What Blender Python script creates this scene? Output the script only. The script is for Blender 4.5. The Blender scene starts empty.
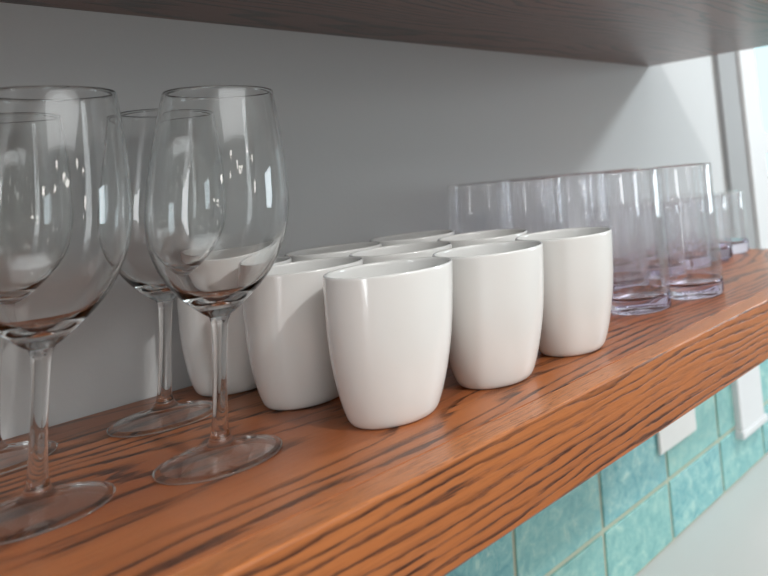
import bpy, bmesh, math, random
from mathutils import Vector, Matrix
sc = bpy.context.scene
COL = sc.collection
U = 0.01            # the numbers below are centimetres
ZS = 131.0          # top of the lower shelf above the floor

def P(x, y, z):     # shelf coordinates: x along the wall, y into the wall, z above the shelf
    return Vector((x*U, y*U, (z+ZS)*U))

# ---------------------------------------------------------------- camera
cam_d = bpy.data.cameras.new('camera')
cam = bpy.data.objects.new('camera', cam_d); COL.objects.link(cam)
r = Vector((0.58362, -0.80748, -0.08583)); u = Vector((-0.067, -0.15322, 0.98592)); fw = Vector((0.80926, 0.56965, 0.14352))
m = Matrix((r, u, -fw)).transposed().to_4x4()
m.translation = P(0, -65.75, 15.292)
cam.matrix_world = m
cam_d.sensor_width = 36.0
cam_d.lens = 701.5/768*36
cam_d.shift_x = (384-625.95)/768
cam_d.shift_y = (56.23-288)/768
cam_d.clip_start = 0.01; cam_d.clip_end = 60
cam_d.dof.use_dof = True
cam_d.dof.focus_distance = 0.50
cam_d.dof.aperture_fstop = 8.0
sc.camera = cam

# ---------------------------------------------------------------- world, lights, exposure
sc.view_settings.view_transform = 'Standard'
sc.view_settings.look = 'None'
sc.view_settings.gamma = 1
sc.view_settings.exposure = -0.6
sc.view_settings.use_curve_mapping = False
sc.cycles.max_bounces = 24
sc.cycles.transmission_bounces = 24
sc.cycles.transparent_max_bounces = 24
sc.cycles.glossy_bounces = 8
sc.cycles.sample_clamp_indirect = 6

w = bpy.data.worlds.new('world'); sc.world = w; w.use_nodes = True
bg = w.node_tree.nodes['Background']
bg.inputs[0].default_value = (0.74, 0.95, 1.0, 1); bg.inputs[1].default_value = 1.9

def area(name, loc, target, sx, sy, power, col):
    d = bpy.data.lights.new(name, 'AREA'); d.shape = 'RECTANGLE'
    d.size = sx*U; d.size_y = sy*U; d.energy = power; d.color = col
    o = bpy.data.objects.new(name, d); COL.objects.link(o)
    o.location = P(*loc)
    o.rotation_euler = (P(*target)-P(*loc)).to_track_quat('-Z', 'Y').to_euler()
    return o
def bulb(name, loc, rad, power, col):
    d = bpy.data.lights.new(name, 'POINT'); d.shadow_soft_size = rad*U; d.energy = power; d.color = col
    o = bpy.data.objects.new(name, d); COL.objects.link(o); o.location = P(*loc); return o

area('key_light', (27, -195, 127), (28, 0, 5), 8, 8, 24, (1.0, 0.97, 0.93))
area('ceiling_panel_light', (210, -95, 128), (100, 0, 0), 30, 30, 46, (0.90, 0.97, 1.0))
area('daylight_right_window', (316, -150, 25), (0, -60, 0), 110, 80, 46, (0.82, 0.94, 1.0))
area('overhead_fill', (40, -250, 130), (40, -250, 0), 220, 180, 40, (0.97, 0.98, 1.0))  # added soft fill from above, not a fixture of the room
area('bounce_fill', (0, -250, 70), (0, -250, 130), 260, 150, 50, (0.95, 0.98, 1.0))  # added fill aimed at the ceiling to raise the bounced ambient light
area('left_streak_fill', (-222, -70, 15), (0, -30, 5), 40, 150, 26, (0.95, 0.98, 1.0))  # added strip with no window behind it, puts streaks on left sides of glassware
random.seed(3)
for k in range(13):
    bulb('pendant_bulb', (-150+k*32+random.uniform(-16, 16), -385+random.uniform(0, 150), random.uniform(15, 105)), 5.0, 3.2, (1, 0.96, 0.9))

# ---------------------------------------------------------------- materials
def mat(name):
    mt = bpy.data.materials.new(name); mt.use_nodes = True
    nt = mt.node_tree; nt.nodes.clear()
    out = nt.nodes.new('ShaderNodeOutputMaterial')
    return mt, nt, out
def N(nt, t, **kw):
    n = nt.nodes.new(t)
    for k, v in kw.items():
        if hasattr(n, k): setattr(n, k, v)
    return n
def setin(n, **kw):
    for k, v in kw.items(): n.inputs[k.replace('_', ' ')].default_value = v
def lin(r, g, b):
    f = lambda c: (c/255/12.92) if c/255 <= .04045 else ((c/255+.055)/1.055)**2.4
    return (f(r), f(g), f(b), 1)
def math_(nt, op, a, b=None, c=None):
    n = N(nt, 'ShaderNodeMath', operation=op)
    for i, v in enumerate((a, b, c)):
        if v is None: continue
        if isinstance(v, (int, float)): n.inputs[i].default_value = v
        else: nt.links.new(v, n.inputs[i])
    return n.outputs[0]
def ramp(nt, fac, stops, interp='LINEAR'):
    n = N(nt, 'ShaderNodeValToRGB'); n.color_ramp.interpolation = interp
    cr = n.color_ramp
    while len(cr.elements) < len(stops): cr.elements.new(0.5)
    for e, (p_, c_) in zip(cr.elements, stops): e.position = p_; e.color = c_
    nt.links.new(fac, n.inputs[0]); return n.outputs[0]
def mixc(nt, fac, a, b, mode='MIX'):
    n = N(nt, 'ShaderNodeMix', data_type='RGBA', blend_type=mode)
    for s, v in ((0, fac), (6, a), (7, b)):
        if isinstance(v, (int, float, tuple)): n.inputs[s].default_value = v
        else: nt.links.new(v, n.inputs[s])
    return n.outputs[2]
def noise(nt, vec, scale, detail=4, rough=0.5, dist=0.0):
    n = N(nt, 'ShaderNodeTexNoise'); setin(n, Scale=scale, Detail=detail, Roughness=rough, Distortion=dist)
    nt.links.new(vec, n.inputs['Vector']); return n.outputs['Fac']
def mapping(nt, vec, scale=(1, 1, 1), loc=(0, 0, 0), rot=(0, 0, 0)):
    n = N(nt, 'ShaderNodeMapping'); setin(n, Location=loc, Rotation=rot, Scale=scale)
    nt.links.new(vec, n.inputs['Vector']); return n.outputs[0]

def plain(name, col, rough=0.5, spec=0.5, coat=0.0, bump=0.0, bscale=300, var=0.0, sss=0):
    mt, nt, out = mat(name)
    b = N(nt, 'ShaderNodeBsdfPrincipled'); nt.links.new(b.outputs[0], out.inputs[0])
    setin(b, Base_Color=col, Roughness=rough); b.inputs['Specular IOR Level'].default_value = spec
    b.inputs['Coat Weight'].default_value = coat; b.inputs['Coat Roughness'].default_value = 0.06
    tc = N(nt, 'ShaderNodeTexCoord')
    if bump:
        nz = noise(nt, tc.outputs['Object'], bscale, 3)
        bp = N(nt, 'ShaderNodeBump'); setin(bp, Strength=bump, Distance=0.001)
        nt.links.new(nz, bp.inputs['Height']); nt.links.new(bp.outputs[0], b.inputs['Normal'])
    if var:
        nz = noise(nt, tc.outputs['Object'], 6, 5, .6)
        c2 = tuple(c*(1-var) for c in col[:3])+(1,)
        nt.links.new(mixc(nt, nz, col, c2), b.inputs['Base Color'])
    return mt

def wood(name, light, mid, dark, centre=(0.02, -0.30), freq=55, off=0.0, dark_amt=0.75, rough=0.32, wob=1.0, wob2=1.0, coat=0.14, z0=0.40, zmin=0.18):
    """Oak: growth rings round an axis that runs along X, wandering slowly, with fine open pores."""
    mt, nt, out = mat(name)
    b = N(nt, 'ShaderNodeBsdfPrincipled'); nt.links.new(b.outputs[0], out.inputs[0])
    tc = N(nt, 'ShaderNodeTexCoord'); v0 = mapping(nt, tc.outputs['Object'], loc=(off, off*0.13, 0))
    sep = N(nt, 'ShaderNodeSeparateXYZ'); nt.links.new(v0, sep.inputs[0])
    n1 = noise(nt, mapping(nt, v0, (1.5, 5.0, 5.0)), 1.0, 2, .5)
    n2 = noise(nt, mapping(nt, v0, (9, 60, 60)), 1.0, 4, .6)
    y = math_(nt, 'SUBTRACT', sep.outputs[1], centre[0]); z = math_(nt, 'SUBTRACT', sep.outputs[2], centre[1]+ZS*U)
    d = math_(nt, 'SQRT', math_(nt, 'ADD', math_(nt, 'MULTIPLY', y, y), math_(nt, 'MULTIPLY', z, z)))
    d = math_(nt, 'ADD', d, math_(nt, 'MULTIPLY', n1, 0.16*wob))
    d = math_(nt, 'ADD', d, math_(nt, 'MULTIPLY', n2, 0.012*wob2))
    ring = math_(nt, 'FRACT', math_(nt, 'MULTIPLY', d, freq))
    band = ramp(nt, ring, [(0.0, (0, 0, 0, 1)), (0.5, (.05, .05, .05, 1)), (0.74, (.8, .8, .8, 1)), (0.86, (1, 1, 1, 1)), (0.95, (0, 0, 0, 1))])
    brk = noise(nt, mapping(nt, v0, (16, 130, 130)), 1.0, 5, .7)
    brk = ramp(nt, brk, [(0.34, (.15, .15, .15, 1)), (0.52, (1, 1, 1, 1))])
    pores = noise(nt, mapping(nt, v0, (26, 700, 700)), 1.0, 3, .7)
    pores = ramp(nt, pores, [(0.50, (0, 0, 0, 1)), (0.60, (1, 1, 1, 1))])
    fine = noise(nt, mapping(nt, v0, (25, 420, 420)), 1.0, 4, .6)
    base = mixc(nt, fine, light, mid)
    big = noise(nt, mapping(nt, v0, (1.6, 9, 9), loc=(3, 1, 2)), 1.0, 3, .5)
    base = mixc(nt, ramp(nt, big, [(0.35, (0, 0, 0, 1)), (0.7, (1, 1, 1, 1))]), base, mid)
    zone = noise(nt, mapping(nt, v0, (1.3, 16, 16), loc=(7, 3, 5)), 1.0, 3, .55)
    zone = ramp(nt, zone, [(z0, (zmin, zmin, zmin, 1)), (z0+.13, (1, 1, 1, 1))])
    band = math_(nt, 'MULTIPLY', band, zone)
    k = math_(nt, 'MULTIPLY', math_(nt, 'MULTIPLY', band, brk), dark_amt)
    kp = math_(nt, 'MULTIPLY', math_(nt, 'MULTIPLY', pores, math_(nt, 'ADD', band, 0.3)), 0.6)
    k = math_(nt, 'MINIMUM', math_(nt, 'ADD', k, kp), 0.95)
    c = mixc(nt, k, base, dark)
    nt.links.new(c, b.inputs['Base Color'])
    setin(b, Roughness=rough); b.inputs['Coat Weight'].default_value = coat; b.inputs['Coat Roughness'].default_value = 0.22
    bp = N(nt, 'ShaderNodeBump'); setin(bp, Strength=0.35, Distance=0.0006)
    nt.links.new(math_(nt, 'SUBTRACT', 1.0, k), bp.inputs['Height']); nt.links.new(bp.outputs[0], b.inputs['Normal'])
    return mt

def glass(name, col, ior=1.45, rough=0.0):
    mt, nt, out = mat(name)
    g = N(nt, 'ShaderNodeBsdfGlass'); setin(g, Color=col, Roughness=rough, IOR=ior)
    nt.links.new(g.outputs[0], out.inputs[0])
    return mt

def thin_glass(name, col, ior=1.46):
    """thin-walled glass: Fresnel reflection over straight-through transmission"""
    mt, nt, out = mat(name)
    ge = N(nt, 'ShaderNodeNewGeometry'); fr = N(nt, 'ShaderNodeFresnel')
    i_ = math_(nt, 'ADD', ior, math_(nt, 'MULTIPLY', ge.outputs['Backfacing'], 1/ior-ior))
    nt.links.new(i_, fr.inputs['IOR'])
    tr = N(nt, 'ShaderNodeBsdfTransparent'); setin(tr, Color=col)
    gl = N(nt, 'ShaderNodeBsdfGlossy'); setin(gl, Color=(1, 1, 1, 1), Roughness=0.0)
    mx = N(nt, 'ShaderNodeMixShader')
    nt.links.new(fr.outputs[0], mx.inputs[0]); nt.links.new(tr.outputs[0], mx.inputs[1]); nt.links.new(gl.outputs[0], mx.inputs[2])
    nt.links.new(mx.outputs[0], out.inputs[0])
    return mt

def mixed_glass(name, col, ior, amount):
    """clear glass that also lets plain daylight straight through"""
    mt = thin_glass(name, col, ior); nt = mt.node_tree
    out = next(n for n in nt.nodes if n.type == 'OUTPUT_MATERIAL'); src = out.inputs[0].links[0].from_socket
    g = N(nt, 'ShaderNodeBsdfGlass'); setin(g, Color=col, Roughness=0.0, IOR=ior)
    mx = N(nt, 'ShaderNodeMixShader'); mx.inputs[0].default_value = amount
    nt.links.new(src, mx.inputs[1]); nt.links.new(g.outputs[0], mx.inputs[2]); nt.links.new(mx.outputs[0], out.inputs[0])
    return mt

def tile_mat():
    mt, nt, out = mat('teal_glazed_tile')
    b = N(nt, 'ShaderNodeBsdfPrincipled'); nt.links.new(b.outputs[0], out.inputs[0])
    tc = N(nt, 'ShaderNodeTexCoord'); v = tc.outputs['Object']
    at = N(nt, 'ShaderNodeAttribute', attribute_name='tone')
    n1 = noise(nt, v, 55, 6, .7, 0.6); n2 = noise(nt, mapping(nt, v, (1, 1, .45), loc=(4, 1, 2)), 110, 5, .75, .8)
    c = ramp(nt, n1, [(0.28, lin(90, 150, 162)), (0.45, lin(114, 172, 178)), (0.58, lin(140, 190, 190)), (0.74, lin(184, 216, 206))])
    c = mixc(nt, ramp(nt, n2, [(0.56, (0, 0, 0, 1)), (0.72, (.7, .7, .7, 1))]), c, lin(186, 212, 202))
    c = mixc(nt, math_(nt, 'MULTIPLY', at.outputs['Fac'], 0.45), c, lin(142, 188, 172))
    nt.links.new(c, b.inputs['Base Color']); setin(b, Roughness=0.22)
    bp = N(nt, 'ShaderNodeBump'); setin(bp, Strength=0.5, Distance=0.002)
    nt.links.new(n1, bp.inputs['Height']); nt.links.new(bp.outputs[0], b.inputs['Normal'])
    return mt

M = {}
M['wall'] = plain('wall_paint', lin(196, 199, 201), 0.55, 0.35, bump=0.12, bscale=260)
M['trim'] = plain('white_trim_paint', lin(212, 214, 216), 0.35, 0.5, bump=0.04, bscale=90)
M['reveal'] = plain('grey_reveal_paint', lin(150, 152, 154), 0.5, 0.4, bump=0.04, bscale=90)
M['ceil'] = plain('ceiling_paint', lin(215, 215, 212), 0.8, 0.2, bump=0.1, bscale=120)
M['room'] = plain('room_wall_paint', lin(176, 174, 170), 0.7, 0.3, bump=0.1, bscale=200)
M['floor'] = plain('floor_boards', lin(120, 92, 70), 0.4, 0.5, bump=0.1, bscale=30, var=0.3)
M['ceramic'] = plain('white_ceramic', lin(222, 223, 222), 0.16, 0.55, coat=0.5, bump=0.02, bscale=120)
M['counter'] = plain('white_quartz', lin(202, 201, 199), 0.3, 0.5, var=0.05)
M['grout'] = plain('sage_grout', lin(176, 184, 166), 0.9, 0.2, bump=0.3, bscale=900)
M['plastic'] = plain('white_plastic', lin(228, 228, 226), 0.35, 0.5)
M['tile'] = tile_mat()
M['wood_top'] = wood('oak_top', lin(194, 124, 72), lin(160, 90, 48), lin(44, 21, 14), centre=(-0.10, -0.40), freq=100, dark_amt=0.98, wob=1.3, wob2=1.6, z0=0.34, zmin=0.35)
M['wood_front'] = wood('oak_front', lin(190, 122, 72), lin(160, 94, 52), lin(58, 30, 22), centre=(-0.45, 0.45), freq=210, off=1.7, dark_amt=0.95, wob=0.26, wob2=0.8, z0=0.36, zmin=0.3)
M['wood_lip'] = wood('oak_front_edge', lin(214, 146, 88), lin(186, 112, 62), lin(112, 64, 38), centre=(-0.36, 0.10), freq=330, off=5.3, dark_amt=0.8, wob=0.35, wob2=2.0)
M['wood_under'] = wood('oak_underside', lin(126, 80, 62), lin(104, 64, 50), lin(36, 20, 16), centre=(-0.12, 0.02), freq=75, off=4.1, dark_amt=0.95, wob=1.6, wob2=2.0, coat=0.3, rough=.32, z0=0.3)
M['crystal'] = glass('clear_wine_glass', (0.985, 0.99, 0.99, 1), 1.46)
M['acrylic'] = glass('clear_tumbler_base', (0.945, 0.93, 0.978, 1), 1.47)
M['wall_acrylic'] = mixed_glass('clear_tumbler_wall', (0.996, 0.995, 1.0, 1), 1.49, 0.12)
M['thin'] = thin_glass('thin_clear_glass', (0.97, 0.975, 0.975, 1), 1.6)

M['pane'] = glass('window_pane', (0.97, 0.99, 0.99, 1), 1.02)
M['leaf'] = plain('shrub_leaf', lin(70, 150, 120), 0.5, 0.4, var=0.4)

# ---------------------------------------------------------------- mesh helpers
def link(name, bm, mats, parent=None, smooth=False):
    me = bpy.data.meshes.new(name); bm.normal_update(); bm.to_mesh(me); bm.free()
    for mm in (mats if isinstance(mats, (list, tuple)) else [mats]): me.materials.append(mm)
    if smooth:
        for p_ in me.polygons: p_.use_smooth = True
    o = bpy.data.objects.new(name, me); COL.objects.link(o)
    if parent: o.parent = parent
    return o
def box(bm, x0, x1, y0, y1, z0, z1, bev=0.0, mi=0, seg=2):
    vs = [bm.verts.new(P(x, y, z)) for x in (x0, x1) for y in (y0, y1) for z in (z0, z1)]
    f = [(0, 1, 3, 2), (4, 6, 7, 5), (0, 4, 5, 1), (2, 3, 7, 6), (0, 2, 6, 4), (1, 5, 7, 3)]
    fs = [bm.faces.new([vs[i] for i in q]) for q in f]
    for q in fs: q.material_index = mi
    if bev:
        es = list({e for q in fs for e in q.edges})
        rs = bmesh.ops.bevel(bm, geom=es, offset=bev*U, segments=seg, affect='EDGES', profile=0.5)
        for q in rs['faces']: q.material_index = mi
    return fs
def tag(o, label, cat, group=None):
    o['label'] = label; o['category'] = cat
    if group: o['group'] = group
    return o
def struct(name, bm, mats, parent=None):
    o = link(name, bm, mats, parent)
    if not parent: o['kind'] = 'structure'
    return o
def lathe(bm, prof, seg=96):
    """surface of revolution about Z; prof is (radius, height) in cm, listed so that faces look outwards"""
    rings = []
    for (r_, z_) in prof:
        if r_ <= 1e-6: rings.append([bm.verts.new((0, 0, z_*U))])
        else: rings.append([bm.verts.new((r_*U*math.cos(2*math.pi*i/seg), r_*U*math.sin(2*math.pi*i/seg), z_*U)) for i in range(seg)])
    for a, b in zip(rings[:-1], rings[1:]):
        for i in range(seg):
            j = (i+1) % seg
            if len(a) == 1 and len(b) == 1: continue
            if len(a) == 1: bm.faces.new((a[0], b[j], b[i]))
            elif len(b) == 1: bm.faces.new((a[i], a[j], b[0]))
            else: bm.faces.new((a[i], a[j], b[j], b[i]))
def spline(pts, n=8):
    """Catmull-Rom through (r, z) points"""
    out = []
    for i in range(len(pts)-1):
        p0 = pts[max(i-1, 0)]; p1 = pts[i]; p2 = pts[i+1]; p3 = pts[min(i+2, len(pts)-1)]
        for k in range(n):
            t = k/n
            q = []
            for c in (0, 1):
                q.append(0.5*((2*p1[c])+(-p0[c]+p2[c])*t+(2*p0[c]-5*p1[c]+4*p2[c]-p3[c])*t*t+(-p0[c]+3*p1[c]-3*p2[c]+p3[c])*t**3))
            out.append((max(q[0], 0), q[1]))
    out.append(pts[-1]); return out

# ---------------------------------------------------------------- the room
WX0, WX1, WZ0, WZ1 = 139.3, 262, -24, 92            # window opening in the back wall
X0, X1, Y0, ZF, ZC = -230, 320, -400, -131, 132
bm = bmesh.new()
T = 14
box(bm, X0-T, WX0, 0, T, ZF, ZC); box(bm, WX1, X1+T, 0, T, ZF, ZC)
box(bm, WX0, WX1, 0, T, ZF, WZ0); box(bm, WX0, WX1, 0, T, WZ1, ZC)
struct('wall_back', bm, M['wall'])
bm = bmesh.new(); box(bm, X0-T, X0, Y0, 0, ZF, ZC); struct('wall_left', bm, M['room'])
bm = bmesh.new(); box(bm, X1, X1+T, Y0, 0, ZF, ZC); struct('wall_right', bm, M['room'])
bm = bmesh.new(); box(bm, X0-T, X1+T, Y0-T, Y0, ZF, ZC); struct('wall_front', bm, M['room'])
bm = bmesh.new(); box(bm, X0-T, X1+T, Y0-T, T, ZF-10, ZF); struct('floor', bm, M['floor'])
bm = bmesh.new(); box(bm, X0-T, X1+T, Y0-T, T, ZC, ZC+10); struct('ceiling', bm, M['ceil'])

# window in the back wall, right of the shelves
bm = bmesh.new()
box(bm, 131.6, WX0, -1.9, 0, -24, 92, 0.25); box(bm, WX1, WX1+9, -1.9, 0, -24, 92, 0.25); box(bm, 131.6, WX1+9, -2.2, 0, 92, 101, 0.25)
win = struct('window_1', bm, M['trim'])
bm = bmesh.new(); box(bm, 123.4, 131.6, -1.1, 0, -22, 101, 0.2)
struct('window_backband', bm, M['reveal'], win)
bm = bmesh.new(); box(bm, WX0-2, WX1+12, -4.2, 0, -26, -24, 0.4)
struct('window_stool', bm, M['trim'], win)
bm = bmesh.new(); box(bm, 115.6, 124.8, -2.3, 0, -33.9, -22, 0.35); box(bm, 115.2, 125.3, -2.7, 0, -34.9, -33.6, 0.3)
struct('casing_foot', bm, M['trim'], win)
bm = bmesh.new()
for (a, b_) in ((WX0, WX0+1.6), (WX1-4, WX1)): box(bm, a, b_, 3, 7, WZ0, WZ1, 0.2)
for (a, b_) in ((WZ0, WZ0+5), (13.5, 18.5), (WZ1-4, WZ1)): box(bm, WX0+1.6, WX1-4, 3, 7, a, b_, 0.2)
box(bm, 205, 208, 3.5, 6.5, WZ0+5, 13.5, 0.1); box(bm, 205, 208, 3.5, 6.5, 18.5, WZ1-4, 0.1)
struct('window_sash', bm, M['trim'], win)
bm = bmesh.new(); box(bm, WX0+1.6, WX1-4, 4.8, 5.2, WZ0+5, WZ1-4)
struct('window_pane', bm, M['pane'], win)

# tiled splashback below the lower shelf, with real joints
random.seed(4)
bm = bmesh.new()
tone = []
TX, TZ, J = 16.05, 8.5, 0.62
box(bm, -60, 318, -0.72, 0, -41.6, -7.6, 0, 1)
lay = bm.verts.layers.float.new('tone')
k0 = -8
for row in range(4):
    for kx in range(k0, 15):
        xa = 77.5+kx*TX+J/2; xb = 77.5+(kx+1)*TX-J/2
        za = -41.6+row*TZ+J/2; zb = za+TZ-J
        if xa < -60 or xb > 318: continue
        n0 = set(bm.verts)
        box(bm, xa, xb, -1.0, -0.3, za, zb, 0.16, 0)
        t_ = random.random()
        for v in bm.verts:
            if v not in n0: v[lay] = t_
tiles = struct('wall_back_tiles', bm, [M['tile'], M['grout']])

# ---------------------------------------------------------------- shelves
XE = 100.0
root = bpy.data.objects.new('wooden_shelf', None); COL.objects.link(root); root.location = (0, 0, 0)
tag(root, 'lower thick red-brown oak wall shelf carrying all the glasses and cups', 'shelf')
bm = bmesh.new(); box(bm, -90, XE, -30.8, -0.22, -5.45, 0, 0.03); link('shelf_board', bm, M['wood_top'], root)
bm = bmesh.new(); box(bm, -90, XE, -33.1, -30.8, -5.45, 0, 0.14); lip = link('front_board', bm, [M['wood_front'], M['wood_lip']], root)
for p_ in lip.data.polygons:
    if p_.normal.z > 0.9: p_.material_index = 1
root2 = bpy.data.objects.new('wooden_shelf', None); COL.objects.link(root2)
tag(root2, 'upper thick dark oak wall shelf seen from below, nothing on it in view', 'shelf')
bm = bmesh.new(); box(bm, -90, XE, -35.6, 0, 30.5, 35.95, 0.03); link('shelf_board', bm, M['wood_under'], root2)
bm = bmesh.new(); box(bm, -90, XE, -37.9, -35.6, 30.5, 35.95, 0.1); link('front_board', bm, M['wood_front'], root2)

# ---------------------------------------------------------------- countertop and outlet cover
bm = bmesh.new(); box(bm, -200, 318, -63, -0.0, -45.6, -41.6, 0.3)
tag(link('countertop', bm, M['counter']), 'white countertop running below the teal tiles', 'countertop')
t = bpy.data.objects.new('wall_plate', None); COL.objects.link(t); t.location = P(96.6, -1.0, -22.5)
tag(t, 'white wall plate on the teal tiles just below the lower shelf', 'wall plate')
inv = Matrix.Translation(-t.location)
bm = bmesh.new(); box(bm, 91.3, 101.9, -1.6, -1.0, -28.7, -16.8, 0.2)
bmesh.ops.transform(bm, matrix=inv, verts=bm.verts); link('cover', bm, M['plastic'], t)
bm = bmesh.new()
for xx in (94.0, 99.2): box(bm, xx-1.6, xx+1.6, -1.85, -1.55, -24.6, -19.2, 0.1)
bmesh.ops.transform(bm, matrix=inv, verts=bm.verts); link('rocker_switch', bm, M['plastic'], t)

# ---------------------------------------------------------------- the wine glasses
def copy_tree(o, parent=None):
    c = o.copy(); COL.objects.link(c)
    if parent: c.parent = parent
    for ch in list(o.children): copy_tree(ch, c)
    return c
def thin_split(o, test):
    for p_ in o.data.polygons:
        if test(p_.center): p_.material_index = 1
    return o
def make_wine_glass():
    t = bpy.data.objects.new('wine_glass', None); COL.objects.link(t)
    # one closed skin of glass, shared out between foot, stem and bowl
    foot = [(0, 0.06), (1.2, 0.05), (2.6, 0.02), (3.25, 0.0), (3.40, 0.03), (3.45, 0.10), (3.42, 0.17), (3.30, 0.22)]
    top = spline([(3.30, 0.22), (2.4, 0.36), (1.5, 0.56), (0.95, 0.80), (0.66, 1.10), (0.50, 1.45)], 6)
    G_ = 0.955
    foot = [(a*G_, b) for a, b in foot]; top = [(a*G_, b) for a, b in top]
    bm = bmesh.new(); lathe(bm, foot+top[1:]); thin_split(link('foot', bm, [M['crystal'], M['thin']], t, True), lambda c: math.hypot(c.x, c.y) < 2.95*U and (c.z < 0.1*U or math.hypot(c.x, c.y) > 0.85*U))
    stem = spline([(0.50, 1.45), (0.45, 1.9), (0.405, 3.2), (0.38, 5.0), (0.40, 6.6), (0.46, 7.6), (0.60, 8.1)], 6)
    stem = [(a*G_, b) for a, b in stem]
    bm = bmesh.new(); lathe(bm, stem); link('stem', bm, M['crystal'], t, True)
    outer = spline([(0.60, 8.1), (1.05, 8.42), (1.65, 8.95), (2.5, 9.85), (3.25, 11.0), (3.80, 12.5), (4.02, 14.2), (3.97, 15.6), (3.80, 17.4), (3.52, 19.4), (3.16, 21.45)], 8)
    lip = [(3.135, 21.56), (3.085, 21.6), (3.035, 21.56), (3.02, 21.45)]
    inner = spline([(3.02, 21.45), (3.40, 19.4), (3.69, 17.4), (3.865, 15.6), (3.91, 14.2), (3.68, 12.55), (3.10, 11.15), (2.3, 10.05), (1.45, 9.35), (0.7, 9.05), (0.0, 8.98)], 8)
    bm = bmesh.new(); lathe(bm, [(a*G_, b) for a, b in outer+lip+inner[1:]]); link('bowl', bm, M['crystal'], t, True)
    return t
wg = make_wine_glass()
spots = [((12.95, -17.56), 'nearest of the four clear stemmed wine glasses, cut by the left edge of the photo'),
         ((20.87, -19.73), 'clear stemmed wine glass in front beside the white cups, its whole outline in view'),
         ((22.65, -7.64), 'clear wine glass near the wall, partly behind the front wine glass next to the cups'),
         ((13.85, -5.35), 'clear wine glass by the wall at far left, seen through the nearest wine glass')]
for i, ((x, y), lb) in enumerate(spots):
    o = wg if i == 0 else copy_tree(wg)
    o.location = P(x, y, 0.01); o.rotation_euler.z = 0.7*i
    tag(o, lb, 'wine glass', 'wine glasses on the lower shelf')

# ---------------------------------------------------------------- the white cups
def make_cup():
    out = spline([(2.45, 0.0), (2.74, 0.13), (3.02, 0.6), (3.38, 1.7), (3.70, 3.1), (3.95, 4.6), (4.11, 6.3), (4.20, 8.0), (4.235, 9.22)], 6)
    lip = [(4.215, 9.31), (4.16, 9.35), (4.08, 9.33), (4.03, 9.24)]
    inn = spline([(4.03, 9.24), (3.98, 8.0), (3.88, 6.3), (3.71, 4.6), (3.45, 3.1), (3.05, 1.8), (2.6, 0.95), (1.6, 0.55), (0, 0.5)], 6)
    bm = bmesh.new(); lathe(bm, [(a*.975, b*1.01) for a, b in [(0, 0.06), (2.15, 0.06), (2.25, 0.0)]+out+lip+inn[1:]])
    return link('ceramic_cup', bm, M['ceramic'], None, True)
cup = make_cup()
cups = [((29.95, -23.7), 'white handleless ceramic cup nearest the viewer, in the middle of the photo'),
        ((38.1, -24.6), 'white ceramic cup in the front row, middle of the three'),
        ((46.45, -24.95), 'white ceramic cup in the front row, next to the tall straight glasses'),
        ((29.55, -13.9), 'white ceramic cup beside the front wine glass, half in the nearest cup\'s shadow'),
        ((37.87, -14.34), 'white ceramic cup in the middle row, mostly hidden behind the nearest cup'),
        ((46.25, -15.2), 'white ceramic cup in the middle row, rim showing behind the front-row middle cup'),
        ((29.0, -4.6), 'white ceramic cup in the back row, seen through and behind the wine glass stem'),
        ((37.75, -4.6), 'white ceramic cup in the back row, rim just right of the wine glass bowl'),
        ((46.3, -4.8), 'white ceramic cup in the back row by the wall, farthest right of that row')]
for i, ((x, y), lb) in enumerate(cups):
    o = cup if i == 0 else cup.copy()
    if i: COL.objects.link(o)
    o.location = P(x, y, 0.0); o.rotation_euler.z = 1.3*i
    tag(o, lb, 'cup', 'white cups on the lower shelf')

# ---------------------------------------------------------------- straight tumblers
def make_tumbler(name, R_, H_, wall=0.2, base=1.5):
    t = bpy.data.objects.new(name, None); COL.objects.link(t)
    bo = [(0, 0.12), (R_-0.9, 0.10), (R_-0.5, 0.02), (R_-0.28, 0.0), (R_-0.1, 0.07), (R_, 0.26), (R_, base)]
    bi = [(R_-wall, base+0.1), (R_-wall-0.12, base-0.12), (R_-wall-0.5, base-0.28), (R_*0.45, base-0.36), (0, base-0.38)]
    bm = bmesh.new(); lathe(bm, bo+[(R_-0.01, base+0.09), (R_-wall, base+0.1)]+bi[1:], 80)
    link('thick_base', bm, M['acrylic'], t, True)
    bm = bmesh.new(); lathe(bm, [(R_, base+0.12), (R_, base+1), (R_, H_-1), (R_, H_-0.1), (R_-0.03, H_-0.02), (R_-wall/2, H_), (R_-wall+0.03, H_-0.02), (R_-wall, H_-0.1), (R_-wall, H_-1), (R_-wall, base+0.12)], 80)
    thin_split(link('side_wall', bm, [M['wall_acrylic'], M['crystal']], t, True), lambda c: c.z > (H_-0.12)*U)
    return t
tall = make_tumbler('tall_tumbler', 3.42, 14.0)
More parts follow.
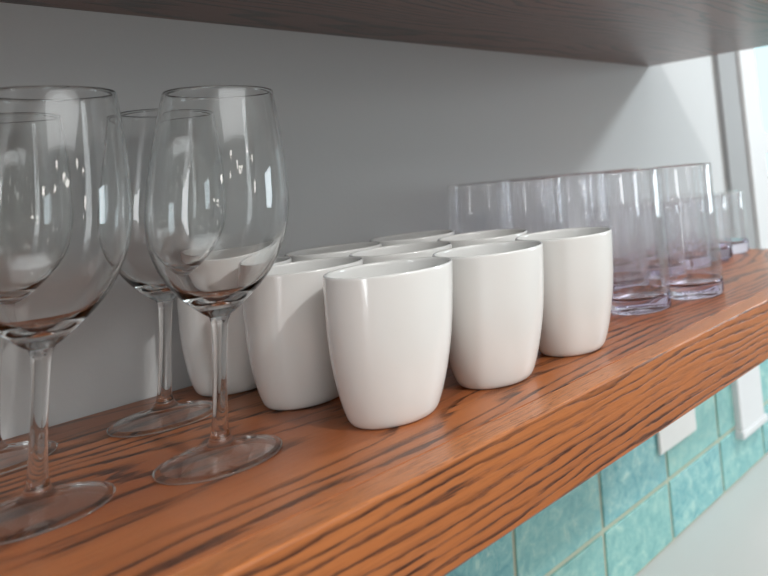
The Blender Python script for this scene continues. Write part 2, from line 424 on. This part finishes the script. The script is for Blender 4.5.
talls = [((68.3, -23.9), 'tall straight clear tumbler in front, farther right of the two, lit blue along its edge'),
         ((60.85, -21.8), 'tall straight clear tumbler in front, directly right of the last white cup'),
         ((54.6, -14.0), 'tall clear tumbler in the middle row, rising behind the last white cup'),
         ((61.5, -14.0), 'tall clear tumbler in the middle row, second of it counted from the cups'),
         ((68.4, -14.0), 'tall clear tumbler in the middle row, seen through the front tumbler nearest the cups'),
         ((54.2, -6.3), 'tall clear tumbler by the wall, leftmost of all the tumblers'),
         ((61.4, -6.3), 'tall clear tumbler by the wall, second of the back row from the cups'),
         ((68.3, -6.3), 'tall clear tumbler by the wall, third of the back row from the cups')]
for i, ((x, y), lb) in enumerate(talls):
    o = tall if i == 0 else copy_tree(tall)
    o.location = P(x, y, 0.01); tag(o, lb, 'tumbler', 'tall tumblers on the lower shelf')
low = make_tumbler('short_tumbler', 3.0, 8.9, 0.2, 1.6)
lows = [((77.8, -13.9), 'short clear tumbler behind the front tall tumblers, nearest of its row'),
        ((84.4, -14.0), 'short clear tumbler seen through the farther front tall tumbler, second of its row'),
        ((91.2, -13.7), 'short clear tumbler just right of the farther front tall tumbler, last but one'),
        ((96.9, -13.5), 'short clear tumbler at the far right end of the shelf, before the window'),
        ((78.4, -6.2), 'short clear tumbler by the wall, nearest of the back row of short ones'),
        ((84.9, -6.2), 'short clear tumbler by the wall, second of the back row of short ones'),
        ((91.4, -6.2), 'short clear tumbler by the wall, third of the back row of short ones'),
        ((96.9, -6.2), 'short clear tumbler by the wall, farthest of the back row of short ones')]
for i, ((x, y), lb) in enumerate(lows):
    o = low if i == 0 else copy_tree(low)
    o.location = P(x, y, 0.01); tag(o, lb, 'tumbler', 'short tumblers at the end of the shelf')

# ---------------------------------------------------------------- shrub outside the window
random.seed(9)
bm = bmesh.new()
for k in range(2600):
    a = random.uniform(0, 2*math.pi); rr = random.random()**.4
    c = P(375+120*rr*math.cos(a), 112+40*rr*math.sin(a), random.uniform(-131, -6+random.uniform(-12, 6)))
    R_ = Matrix.Rotation(random.uniform(0, 6.28), 3, 'Z') @ Matrix.Rotation(random.uniform(-1.2, 1.2), 3, 'X')
    s = random.uniform(5, 9)*U
    vs = [bm.verts.new(c+R_ @ Vector(q)*s) for q in ((-.5, 0, 0), (-.15, .03, .32), (.3, .05, .28), (.8, 0, 0), (.3, -.05, -.28), (-.15, -.03, -.32))]
    bm.faces.new(vs)
sh = link('shrub', bm, M['leaf']); tag(sh, 'green shrub outside the window at the right edge', 'shrub')
